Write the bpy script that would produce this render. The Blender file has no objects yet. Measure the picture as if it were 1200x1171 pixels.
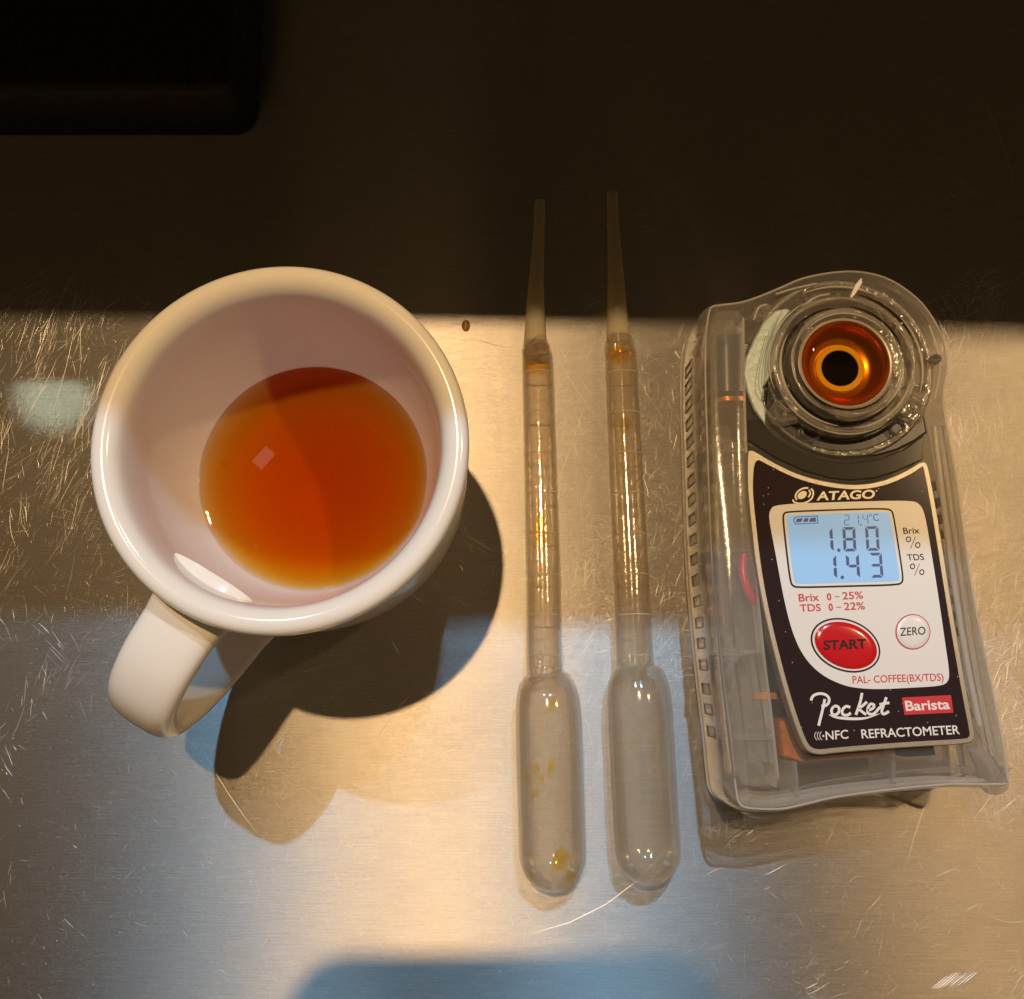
import bpy, bmesh, math, random
from mathutils import Vector, Matrix
random.seed(7)
SC = bpy.context.scene
SC.unit_settings.system = 'METRIC'
SC.unit_settings.scale_length = 0.01          # one unit is one centimetre
R = math.radians

# ------------------------------------------------------------------ camera
CAM_H, TILT, FPX = 22.4, R(9.6), 1156.0
cam_d = bpy.data.cameras.new("camera")
cam_d.sensor_width = 36.0
cam_d.lens = FPX / 1200.0 * 36.0
cam_d.clip_start, cam_d.clip_end = 0.5, 1000.0
cam_d.dof.use_dof = False
cam = bpy.data.objects.new("camera", cam_d)
cam.location = (0, 0, CAM_H)
cam.rotation_euler = (TILT, 0, 0)
SC.collection.objects.link(cam)
SC.camera = cam

# ------------------------------------------------------------------ exposure
SC.view_settings.view_transform = 'Standard'
SC.view_settings.look = 'None'
SC.view_settings.exposure = 0.0
SC.view_settings.gamma = 1.0
SC.cycles.max_bounces = 14
SC.cycles.transparent_max_bounces = 40
SC.cycles.sample_clamp_indirect = 4.0

# ------------------------------------------------------------------ world: a dim warm cafe ceiling all round
W = bpy.data.worlds.new("World")
SC.world = W
W.use_nodes = True
W.node_tree.nodes['Background'].inputs[0].default_value = (1.0, 0.64, 0.27, 1)
W.node_tree.nodes['Background'].inputs[1].default_value = 0.062

# ------------------------------------------------------------------ lamps
def area_lamp(name, loc, target, power, col, size, size_y=None):
    d = bpy.data.lights.new(name, 'AREA')
    d.energy = power
    d.color = col
    if size_y:
        d.shape = 'RECTANGLE'; d.size = size; d.size_y = size_y
    else:
        d.shape = 'DISK'; d.size = size
    o = bpy.data.objects.new(name, d)
    o.location = loc
    o.rotation_euler = (Vector(target) - Vector(loc)).to_track_quat('-Z', 'Y').to_euler()
    SC.collection.objects.link(o)
    return o
WARM = (1.0, 0.66, 0.33)
COOL = (0.30, 0.63, 1.0)
area_lamp("warm_lamp", (-10.6, 30, 110), (-1, 2, 0), 69000, WARM, 2.2)
area_lamp("side_warm_lamp", (65, 30, 110), (0, 2, 0), 36000, WARM, 4.0)
area_lamp("cool_lamp", (10.6, 47, 84), (0, 0, 0), 25000, COOL, 1.9)
area_lamp("side_cool_lamp", (-27, 47, 84), (-3, 0, 0), 21000, COOL, 1.9)
area_lamp("small_square_lamp", (-30.3, 26, 110), (-4.9, 4.1, 3), 20, (1, .8, .6), 1.9, 1.1)
sd = bpy.data.lights.new("added_patch_spot", 'SPOT')  # added spot, aimed to lay a pale round patch on the steel
sd.energy = 26000; sd.color = (.75, 1.0, .85); sd.spot_size = R(1.55); sd.spot_blend = .45; sd.shadow_soft_size = .3
so = bpy.data.objects.new("added_patch_spot", sd)
so.location = (-39.7, 23.5, 60)
so.rotation_euler = (Vector((-10.75, 6.3, 0)) - Vector(so.location)).to_track_quat('-Z', 'Y').to_euler()
SC.collection.objects.link(so)

# ------------------------------------------------------------------ helpers
CT, ST = math.cos(TILT), math.sin(TILT)
def P(px, py, z=0.0):
    """photo point -> place at height z above the counter"""
    dx = (px - 600.0); dy = (585.5 - py)
    d = Vector((dx, dy * CT + FPX * ST, dy * ST - FPX * CT))
    t = (z - CAM_H) / d.z
    return Vector((d.x * t, d.y * t, z))
OFF = {}
def link(o, parent=None):
    SC.collection.objects.link(o)
    if parent is not None:
        o.parent = parent
    return o
def empty(name, loc, label, cat, group=None):
    o = bpy.data.objects.new(name, None)
    o.empty_display_size = 1.0
    o.location = loc
    link(o)
    OFF[o.name] = Vector(loc)
    o['label'] = label; o['category'] = cat
    if group: o['group'] = group
    return o
def make(name, verts, faces, mat, parent=None, smooth=None):
    off = OFF.get(parent.name, Vector((0, 0, 0))) if parent is not None else Vector((0, 0, 0))
    me = bpy.data.meshes.new(name)
    me.from_pydata([Vector(v) - off for v in verts], [], faces)
    me.update()
    bm = bmesh.new(); bm.from_mesh(me)
    bmesh.ops.recalc_face_normals(bm, faces=bm.faces)
    bm.to_mesh(me); bm.free()
    if smooth is not None:
        me.shade_smooth()
        me.set_sharp_from_angle(angle=R(smooth))
    me.materials.append(mat)
    o = bpy.data.objects.new(name, me)
    link(o, parent)
    OFF[o.name] = off
    return o
def lathe_data(profile, c, n=96, sx=1.0, sy=1.0):
    V, F = [], []
    rings = []
    for r, z in profile:
        if r < 1e-6:
            rings.append([len(V)]); V.append((c[0], c[1], z))
        else:
            ids = []
            for i in range(n):
                a = 2 * math.pi * i / n
                ids.append(len(V)); V.append((c[0] + r * sx * math.cos(a), c[1] + r * sy * math.sin(a), z))
            rings.append(ids)
    for a, b in zip(rings[:-1], rings[1:]):
        if len(a) == 1 and len(b) == 1: continue
        for i in range(n):
            j = (i + 1) % n
            if len(a) == 1: F.append((a[0], b[i], b[j]))
            elif len(b) == 1: F.append((a[i], a[j], b[0]))
            else: F.append((a[i], a[j], b[j], b[i]))
    return V, F
def smooth_curve(pts, k=6, closed=False):
    pts = [Vector(p) for p in pts]
    n = len(pts); out = []
    rng = range(n) if closed else range(n - 1)
    for i in rng:
        if closed:
            p0, p1, p2, p3 = pts[i - 1], pts[i], pts[(i + 1) % n], pts[(i + 2) % n]
        else:
            p0 = pts[max(i - 1, 0)]; p1 = pts[i]; p2 = pts[i + 1]; p3 = pts[min(i + 2, n - 1)]
        for s in range(k):
            t = s / k
            out.append(0.5 * ((2 * p1) + (p2 - p0) * t + (2 * p0 - 5 * p1 + 4 * p2 - p3) * t * t + (3 * p1 - p0 - 3 * p2 + p3) * t ** 3))
    if not closed: out.append(pts[-1])
    return out
def tube_data(path, radii, n=32, cap=True, squash=1.0, up=None):
    path = [Vector(p) for p in path]
    V, F = [], []
    prev = None
    for i, p in enumerate(path):
        a = path[max(i - 1, 0)]; b = path[min(i + 1, len(path) - 1)]
        t = (b - a).normalized()
        u = Vector(up) if up else Vector((0, 0, 1))
        if abs(t.dot(u)) > .95 and not up: u = Vector((0, 1, 0))
        s = t.cross(u).normalized()
        w = s.cross(t).normalized()
        r = radii[i] if isinstance(radii, (list, tuple)) else radii
        for k in range(n):
            an = 2 * math.pi * k / n
            V.append(p + s * (r * math.cos(an)) + w * (r * squash * math.sin(an)))
    for i in range(len(path) - 1):
        for k in range(n):
            j = (k + 1) % n
            F.append((i * n + k, i * n + j, (i + 1) * n + j, (i + 1) * n + k))
    if cap:
        F.append(tuple(range(n))[::-1])
        F.append(tuple(range((len(path) - 1) * n, len(path) * n)))
    return V, F
def offset_poly(pts, d):
    """inset (d>0) a closed outline given in XY"""
    n = len(pts)
    area = sum(pts[i][0] * pts[(i + 1) % n][1] - pts[(i + 1) % n][0] * pts[i][1] for i in range(n))
    sg = 1 if area > 0 else -1
    out = []
    for i in range(n):
        p0, p1, p2 = Vector(pts[i - 1][:2]), Vector(pts[i][:2]), Vector(pts[(i + 1) % n][:2])
        e1 = (p1 - p0); e2 = (p2 - p1)
        if e1.length < 1e-6: e1 = e2.copy()
        if e2.length < 1e-6: e2 = e1.copy()
        e1.normalize(); e2.normalize()
        n1 = Vector((-e1.y, e1.x)) * sg; n2 = Vector((-e2.y, e2.x)) * sg
        m = (n1 + n2)
        if m.length < 1e-4: m = n1.copy()
        m.normalize()
        k = d / max(.5, m.dot(n1))
        out.append((p1.x + m.x * k, p1.y + m.y * k))
    return out
def loft_data(outline, levels, bottom=True, top=True):
    """levels: (z, inset)"""
    V, F = [], []
    n = len(outline)
    for z, d in levels:
        q = offset_poly(outline, d) if abs(d) > 1e-7 else outline
        V += [(p[0], p[1], z) for p in q]
    for l in range(len(levels) - 1):
        for i in range(n):
            j = (i + 1) % n
            F.append((l * n + i, l * n + j, (l + 1) * n + j, (l + 1) * n + i))
    if bottom: F.append(tuple(range(n))[::-1])
    if top: F.append(tuple(range((len(levels) - 1) * n, len(levels) * n)))
    return V, F
def join(*vf):
    V, F = [], []
    for v, f in vf:
        o = len(V); V += list(v); F += [tuple(i + o for i in q) for q in f]
    return V, F
def ribbon_data(path, width, z):
    """flat printed stroke in XY with round ends"""
    path = [Vector((p[0], p[1])) for p in path]
    L, Rr = [], []
    for i, p in enumerate(path):
        a = path[max(i - 1, 0)]; b = path[min(i + 1, len(path) - 1)]
        t = (b - a)
        if t.length < 1e-9: t = Vector((1, 0))
        t.normalize()
        nrm = Vector((-t.y, t.x))
        w = (width[i] if isinstance(width, (list, tuple)) else width) * .5
        L.append(p + nrm * w); Rr.append(p - nrm * w)
    V = [(q.x, q.y, z) for q in L] + [(q.x, q.y, z) for q in Rr]
    n = len(path)
    F = [(i, i + 1, n + i + 1, n + i) for i in range(n - 1)]
    return V, F
def box_data(a, b):
    x0, y0, z0 = a; x1, y1, z1 = b
    V = [(x0, y0, z0), (x1, y0, z0), (x1, y1, z0), (x0, y1, z0), (x0, y0, z1), (x1, y0, z1), (x1, y1, z1), (x0, y1, z1)]
    F = [(0, 3, 2, 1), (4, 5, 6, 7), (0, 1, 5, 4), (1, 2, 6, 5), (2, 3, 7, 6), (3, 0, 4, 7)]
    return V, F
def text_data(body, BL, BR, TL, z, bold=0.0, shear=0.0):
    cu = bpy.data.curves.new("lettering_curve", 'FONT')
    cu.body = body; cu.offset = bold; cu.shear = shear
    cu.resolution_u = 4
    ob = bpy.data.objects.new("lettering_curve", cu)
    SC.collection.objects.link(ob)
    bpy.context.view_layer.update()
    me = bpy.data.meshes.new_from_object(ob.evaluated_get(bpy.context.evaluated_depsgraph_get()))
    vs = [v.co.copy() for v in me.vertices]
    fs = [tuple(p.vertices) for p in me.polygons]
    bpy.data.objects.remove(ob); bpy.data.curves.remove(cu); bpy.data.meshes.remove(me)
    x0 = min(v.x for v in vs); x1 = max(v.x for v in vs); y0 = min(v.y for v in vs); y1 = max(v.y for v in vs)
    bl, br, tl = P(*BL, z), P(*BR, z), P(*TL, z)
    V = [bl + (br - bl) * ((v.x - x0) / (x1 - x0)) + (tl - bl) * ((v.y - y0) / (y1 - y0)) for v in vs]
    return V, fs

# ------------------------------------------------------------------ materials
def new_mat(name):
    m = bpy.data.materials.new(name)
    m.use_nodes = True
    nt = m.node_tree
    nt.nodes.clear()
    out = nt.nodes.new('ShaderNodeOutputMaterial')
    return m, nt, out
def N(nt, kind, **kw):
    n = nt.nodes.new(kind)
    for k, v in kw.items():
        if k.startswith('i_'):
            n.inputs[k[2:].replace('_', ' ')].default_value = v
        else:
            setattr(n, k, v)
    return n
def pbr(name, col, rough=.4, metal=0.0, spec=.5, coat=0.0, bump=0.0, bscale=40, emit=None, estr=0.0, sub=0.0, var=0.0):
    m, nt, out = new_mat(name)
    b = N(nt, 'ShaderNodeBsdfPrincipled')
    b.inputs['Base Color'].default_value = (*col, 1)
    b.inputs['Roughness'].default_value = rough
    b.inputs['Metallic'].default_value = metal
    b.inputs['Specular IOR Level'].default_value = spec
    b.inputs['Coat Weight'].default_value = coat
    b.inputs['Coat Roughness'].default_value = .05
    if sub:
        b.inputs['Subsurface Weight'].default_value = sub
        b.inputs['Subsurface Radius'].default_value = (.25, .18, .12)
        b.inputs['Subsurface Scale'].default_value = 1.0
    if emit:
        b.inputs['Emission Color'].default_value = (*emit, 1)
        b.inputs['Emission Strength'].default_value = estr
    tc = N(nt, 'ShaderNodeTexCoord')
    nz = N(nt, 'ShaderNodeTexNoise', i_Scale=bscale, i_Detail=4.0)
    nt.links.new(tc.outputs['Object'], nz.inputs['Vector'])
    if bump:
        bp = N(nt, 'ShaderNodeBump', i_Strength=bump, i_Distance=.02)
        nt.links.new(nz.outputs['Fac'], bp.inputs['Height'])
        nt.links.new(bp.outputs['Normal'], b.inputs['Normal'])
    if var:
        mx = N(nt, 'ShaderNodeMix', data_type='RGBA')
        mx.inputs[6].default_value = (*[c * (1 - var) for c in col], 1)
        mx.inputs[7].default_value = (*[min(1, c * (1 + var)) for c in col], 1)
        nt.links.new(nz.outputs['Fac'], mx.inputs[0])
        nt.links.new(mx.outputs[2], b.inputs['Base Color'])
    nt.links.new(b.outputs[0], out.inputs[0])
    return m
def clear_plastic(name, tint=(.93, .92, .9), milk=.12, milk_col=(.8, .78, .74), rough=.08, edge=.5, bump=0.0, bscale=20, tr=.5, ior=1.3, fmax=1.0):
    """thin clear plastic: see-through, with a little milkiness and a glossy skin"""
    m, nt, out = new_mat(name)
    trn = N(nt, 'ShaderNodeBsdfTransparent'); trn.inputs[0].default_value = (*tint, 1)
    df = N(nt, 'ShaderNodeBsdfDiffuse'); df.inputs[0].default_value = (*milk_col, 1)
    tl = N(nt, 'ShaderNodeBsdfTranslucent'); tl.inputs[0].default_value = (*milk_col, 1)
    m1 = N(nt, 'ShaderNodeMixShader'); m1.inputs[0].default_value = tr
    nt.links.new(df.outputs[0], m1.inputs[1]); nt.links.new(tl.outputs[0], m1.inputs[2])
    lw = N(nt, 'ShaderNodeLayerWeight', i_Blend=.35)
    mr = N(nt, 'ShaderNodeMapRange'); mr.inputs['From Min'].default_value = .0; mr.inputs['From Max'].default_value = 1.0
    mr.inputs['To Min'].default_value = milk; mr.inputs['To Max'].default_value = min(.95, milk + edge)
    nt.links.new(lw.outputs['Facing'], mr.inputs['Value'])
    m2 = N(nt, 'ShaderNodeMixShader')
    nt.links.new(mr.outputs[0], m2.inputs[0]); nt.links.new(trn.outputs[0], m2.inputs[1]); nt.links.new(m1.outputs[0], m2.inputs[2])
    gl = N(nt, 'ShaderNodeBsdfGlossy'); gl.inputs['Roughness'].default_value = rough; gl.inputs[0].default_value = (1, 1, 1, 1)
    fr = N(nt, 'ShaderNodeFresnel', i_IOR=ior)
    m3 = N(nt, 'ShaderNodeMixShader')
    fm = N(nt, 'ShaderNodeMath', operation='MINIMUM'); fm.inputs[1].default_value = fmax
    nt.links.new(fr.outputs[0], fm.inputs[0]); nt.links.new(fm.outputs[0], m3.inputs[0]); nt.links.new(m2.outputs[0], m3.inputs[1]); nt.links.new(gl.outputs[0], m3.inputs[2])
    if bump:
        tc = N(nt, 'ShaderNodeTexCoord')
        nz = N(nt, 'ShaderNodeTexNoise', i_Scale=bscale, i_Detail=3.0)
        bp = N(nt, 'ShaderNodeBump', i_Strength=bump, i_Distance=.05)
        nt.links.new(tc.outputs['Object'], nz.inputs['Vector'])
        nt.links.new(nz.outputs['Fac'], bp.inputs['Height'])
        for s in (gl, fr, df, lw): nt.links.new(bp.outputs['Normal'], s.inputs['Normal'])
    nt.links.new(m3.outputs[0], out.inputs[0])
    return m
def liquid(name, absorb, density, rough=.0, ior=1.34):
    m, nt, out = new_mat(name)
    trn = N(nt, 'ShaderNodeBsdfTransparent')
    gl = N(nt, 'ShaderNodeBsdfGlossy'); gl.inputs['Roughness'].default_value = rough
    fr = N(nt, 'ShaderNodeFresnel', i_IOR=ior)
    mx = N(nt, 'ShaderNodeMixShader')
    nt.links.new(fr.outputs[0], mx.inputs[0]); nt.links.new(trn.outputs[0], mx.inputs[1]); nt.links.new(gl.outputs[0], mx.inputs[2])
    va = N(nt, 'ShaderNodeVolumeAbsorption'); va.inputs['Color'].default_value = (*absorb, 1); va.inputs['Density'].default_value = density
    nt.links.new(mx.outputs[0], out.inputs['Surface'])
    nt.links.new(va.outputs[0], out.inputs['Volume'])
    return m

def steel_mat():
    m, nt, out = new_mat("brushed_steel")
    tc = N(nt, 'ShaderNodeTexCoord')
    mp = N(nt, 'ShaderNodeMapping'); mp.inputs['Scale'].default_value = (1.1, 34.0, 1.0)
    nt.links.new(tc.outputs['Object'], mp.inputs['Vector'])
    nz = N(nt, 'ShaderNodeTexNoise', i_Scale=1.0, i_Detail=5.0, i_Roughness=.7)
    nt.links.new(mp.outputs[0], nz.inputs['Vector'])
    mp2 = N(nt, 'ShaderNodeMapping'); mp2.inputs['Scale'].default_value = (9, 60.0, 1.0)
    nt.links.new(tc.outputs['Object'], mp2.inputs['Vector'])
    nz2 = N(nt, 'ShaderNodeTexNoise', i_Scale=1.0, i_Detail=3.0, i_Roughness=.8)
    nt.links.new(mp2.outputs[0], nz2.inputs['Vector'])
    add = N(nt, 'ShaderNodeMath', operation='ADD')
    nt.links.new(nz.outputs['Fac'], add.inputs[0]); nt.links.new(nz2.outputs['Fac'], add.inputs[1])
    bp = N(nt, 'ShaderNodeBump', i_Strength=.55, i_Distance=.004)
    nt.links.new(add.outputs[0], bp.inputs['Height'])
    # large smudges: wiped and fingered patches change the gloss
    nz3 = N(nt, 'ShaderNodeTexNoise', i_Scale=.22, i_Detail=4.0, i_Roughness=.6)
    nt.links.new(tc.outputs['Object'], nz3.inputs['Vector'])
    rr = N(nt, 'ShaderNodeMapRange'); rr.inputs['To Min'].default_value = .30; rr.inputs['To Max'].default_value = .40
    rr.inputs['From Min'].default_value = .1; rr.inputs['From Max'].default_value = .9
    nt.links.new(nz3.outputs['Fac'], rr.inputs['Value'])
    # tone of the brushing
    cr = N(nt, 'ShaderNodeMix', data_type='RGBA')
    cr.inputs[6].default_value = (.50, .455, .40, 1); cr.inputs[7].default_value = (.72, .665, .60, 1)
    mr = N(nt, 'ShaderNodeMapRange'); mr.inputs['From Min'].default_value = .7; mr.inputs['From Max'].default_value = 1.3
    nt.links.new(add.outputs[0], mr.inputs['Value']); nt.links.new(mr.outputs[0], cr.inputs[0])
    tan = N(nt, 'ShaderNodeCombineXYZ'); tan.inputs[0].default_value = 1.0
    b1 = N(nt, 'ShaderNodeBsdfAnisotropic', distribution='GGX')
    b1.inputs['Anisotropy'].default_value = .85
    nt.links.new(rr.outputs[0], b1.inputs['Roughness'])
    b1.inputs['Tangent'].default_value = (1, 0, 0)
    nt.links.new(tan.outputs[0], b1.inputs['Tangent'])
    nt.links.new(cr.outputs[2], b1.inputs['Color']); nt.links.new(bp.outputs[0], b1.inputs['Normal'])
    b2 = N(nt, 'ShaderNodeBsdfAnisotropic', distribution='GGX')
    b2.inputs['Anisotropy'].default_value = 0.0; b2.inputs['Roughness'].default_value = .54
    nt.links.new(cr.outputs[2], b2.inputs['Color']); nt.links.new(bp.outputs[0], b2.inputs['Normal'])
    mx = N(nt, 'ShaderNodeMixShader'); mx.inputs[0].default_value = .22
    nt.links.new(b1.outputs[0], mx.inputs[1]); nt.links.new(b2.outputs[0], mx.inputs[2])
    nt.links.new(mx.outputs[0], out.inputs[0])
    return m

M = {}
M['steel'] = steel_mat()
M['scratch'] = pbr("scratched_steel", (.90, .86, .79), rough=.36, metal=.4)
M['ceramic'] = pbr("white_glazed_ceramic", (.87, .82, .745), rough=.12, spec=.5, sub=.12, bump=.015, bscale=1.5)
M['wet_ceramic'] = pbr("ceramic_under_coffee", (.87, .82, .745), rough=.3, spec=.04, sub=.12)
M['coffee'] = liquid("filter_coffee", (.925, .72, .0), 3.2)
M['stage_coffee'] = liquid("coffee_sample", (.93, .74, .0), 6.5)
M['bubble'] = clear_plastic("bubble_film", milk=.02, edge=.3, rough=.02)
M['pipette'] = clear_plastic("milky_polyethylene", tint=(.98, .962, .93), milk=.06, milk_col=(1.0, .90, .76), rough=.10, edge=.07, bump=.22, bscale=2.5, tr=.55, ior=1.4, fmax=.22)
M['tip'] = clear_plastic("painted_glow_tip", tint=(.96, .93, .86), milk=.62, milk_col=(.97, .88, .66), rough=.2, edge=.1, tr=.5, ior=1.3, fmax=.15)  # extra milk and yellow stand in for light piped down the tip
M['pipette_rib'] = clear_plastic("moulded_polyethylene", tint=(.9, .87, .8), milk=.4, milk_col=(.95, .9, .82), rough=.1, edge=.3)
M['residue'] = liquid("coffee_residue", (.985, .87, .0), 13.0, ior=1.02)
M['shell'] = clear_plastic("clear_case_plastic", tint=(.965, .955, .94), milk=.095, milk_col=(1.0, .96, .90), rough=.05, edge=.22, bump=.05, bscale=4.0, tr=.5, fmax=.45)
M['clear'] = clear_plastic("clear_moulding", tint=(.985, .98, .965), milk=.03, milk_col=(.95, .93, .9), rough=.04, edge=.13, bump=.12, bscale=5.0, ior=1.4, fmax=.35)
M['frost'] = clear_plastic("frosted_moulding", tint=(.97, .96, .94), milk=.25, milk_col=(.92, .90, .87), rough=.22, edge=.4, bump=.2, bscale=12.0)
M['rim'] = clear_plastic("painted_edge_light", tint=(.97, .96, .94), milk=.55, milk_col=(.95, .92, .86), rough=.2, edge=.2)  # paleness stands in for light caught in the plastic's edges
M['hump'] = clear_plastic("hazy_moulding", tint=(.985, .98, .965), milk=.17, milk_col=(.98, .94, .88), rough=.12, edge=.2, bump=.06, bscale=5)
M['frost2'] = clear_plastic("ring_highlight_plastic", tint=(.98, .97, .95), milk=.16, milk_col=(.95, .9, .82), rough=.12, edge=.35, ior=1.5, fmax=.5, bump=.2, bscale=6)
M['clear2'] = clear_plastic("sparkling_moulding", tint=(.97, .96, .94), milk=.06, milk_col=(.97, .93, .86), rough=.13, edge=.35, bump=.9, bscale=4.5, ior=1.5, fmax=.9)
M['slot'] = pbr("dark_slot_edge", (.12, .10, .08), rough=.4)  # dark brown frame colour of the slots
M['ring_shade'] = clear_plastic("painted_ring_shade", tint=(.5, .46, .40), milk=.35, milk_col=(.05, .04, .03), rough=.08, edge=.1)  # shade between the clear rings, put into a dark colour
M['crease'] = pbr("foil_crease_tone", (.27, .33, .33), rough=.35, metal=.3)
M['silver'] = pbr("silver_print", (.42, .39, .34), rough=.33, metal=.6, bump=.15, bscale=60)
M['white'] = pbr("white_print", (.80, .80, .79), rough=.3, coat=.25)
M['ink'] = pbr("black_ink", (.012, .009, .012), rough=.5, spec=.25)
M['letter_white'] = pbr("white_ink", (.82, .81, .79), rough=.4)
M['letter_silver'] = pbr("pale_silver_ink", (.72, .68, .58), rough=.4, metal=.2)
M['red_print'] = pbr("red_ink", (.62, .03, .05), rough=.35, coat=.2)
M['red_dome'] = pbr("red_button_film", (.60, .012, .02), rough=.18, coat=.5)
M['lcd'] = pbr("lcd_backlight", (.25, .42, .62), rough=.2, coat=.3, emit=(.26, .54, .92), estr=.42)
M['lcd_seg'] = pbr("lcd_segment", (.03, .05, .13), rough=.3, emit=(.03, .06, .16), estr=.5)
M['chrome'] = pbr("polished_steel", (.75, .72, .68), rough=.1, metal=1)
M['ringmetal'] = pbr("pale_reflection_steel", (.62, .54, .44), rough=.3, metal=.45)  # chrome rim with its pale reflections put into the base colour
M['dish'] = pbr("orange_reflection_steel", (.55, .22, .07), rough=.25, metal=.85)  # steel well with its orange reflections put into the base colour
M['prism'] = pbr("black_prism_glass", (.006, .007, .010), rough=.04, coat=.5)
M['gold'] = pbr("droplet_glint_yellow", (.75, .52, .10), rough=.3)
M['black'] = pbr("black_plastic", (.012, .010, .009), rough=.3, bump=.1, bscale=10)
M['rubber'] = pbr("matt_black_plastic", (.010, .009, .008), rough=.55, bump=.2, bscale=30)
M['smoke'] = pbr("smoked_plastic", (.045, .042, .035), rough=.12)
M['bluegrey'] = pbr("pale_blue_grey_foil", (.50, .60, .60), rough=.3, metal=.3, bump=.5, bscale=8)
M['blue'] = pbr("dark_blue_wrap", (.015, .04, .11), rough=.3)
M['orange'] = pbr("copper_orange_foil", (.62, .22, .05), rough=.35, metal=.4, bump=.6, bscale=6, var=.4)
M['pcb'] = pbr("grey_green_circuit_board", (.10, .12, .10), rough=.45, bump=.3, bscale=14, var=.5)
M['red_wire'] = pbr("red_wire_sleeve", (.65, .03, .06), rough=.25)
M['shelf'] = pbr("dull_dark_shelf", (.016, .008, .003), rough=.6)
M['phone'] = pbr("dark_phone_back", (.03, .03, .035), rough=.25)
M['lens'] = pbr("lens_glass", (.01, .01, .015), rough=.02)
M['droplet'] = clear_plastic("water_droplet", milk=.0, tint=(.55, .42, .25), edge=.7, milk_col=(.06, .045, .02), rough=.02)

def dark_print():
    m, nt, out = new_mat("dark_panel_print")
    b = N(nt, 'ShaderNodeBsdfPrincipled'); b.inputs['Roughness'].default_value = .14; b.inputs['Specular IOR Level'].default_value = .35
    tc = N(nt, 'ShaderNodeTexCoord')
    vo = N(nt, 'ShaderNodeTexVoronoi', i_Scale=9.0)
    nt.links.new(tc.outputs['Object'], vo.inputs['Vector'])
    lt = N(nt, 'ShaderNodeMath', operation='LESS_THAN'); lt.inputs[1].default_value = .10
    nt.links.new(vo.outputs['Distance'], lt.inputs[0])
    wn = N(nt, 'ShaderNodeSeparateColor'); nt.links.new(vo.outputs['Color'], wn.inputs[0])
    g = N(nt, 'ShaderNodeMath', operation='GREATER_THAN'); g.inputs[1].default_value = .72
    nt.links.new(wn.outputs[0], g.inputs[0])
    mu = N(nt, 'ShaderNodeMath', operation='MULTIPLY'); nt.links.new(lt.outputs[0], mu.inputs[0]); nt.links.new(g.outputs[0], mu.inputs[1])
    mx = N(nt, 'ShaderNodeMix', data_type='RGBA')
    mx.inputs[6].default_value = (.030, .018, .020, 1); mx.inputs[7].default_value = (.42, .40, .38, 1)
    nt.links.new(mu.outputs[0], mx.inputs[0]); nt.links.new(mx.outputs[2], b.inputs['Base Color'])
    nt.links.new(b.outputs[0], out.inputs[0])
    return m
M['dark'] = dark_print()

# ------------------------------------------------------------------ the counter
V, F = [(-70, -45, 0), (70, -45, 0), (70, 60, 0), (-70, 60, 0), (-70, -45, -3), (70, -45, -3), (70, 60, -3), (-70, 60, -3)], \
       [(0, 1, 2, 3), (7, 6, 5, 4), (0, 4, 5, 1), (1, 5, 6, 2), (2, 6, 7, 3), (3, 7, 4, 0)]
counter = make("countertop", V, F, M['steel'])
counter['kind'] = 'structure'

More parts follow.
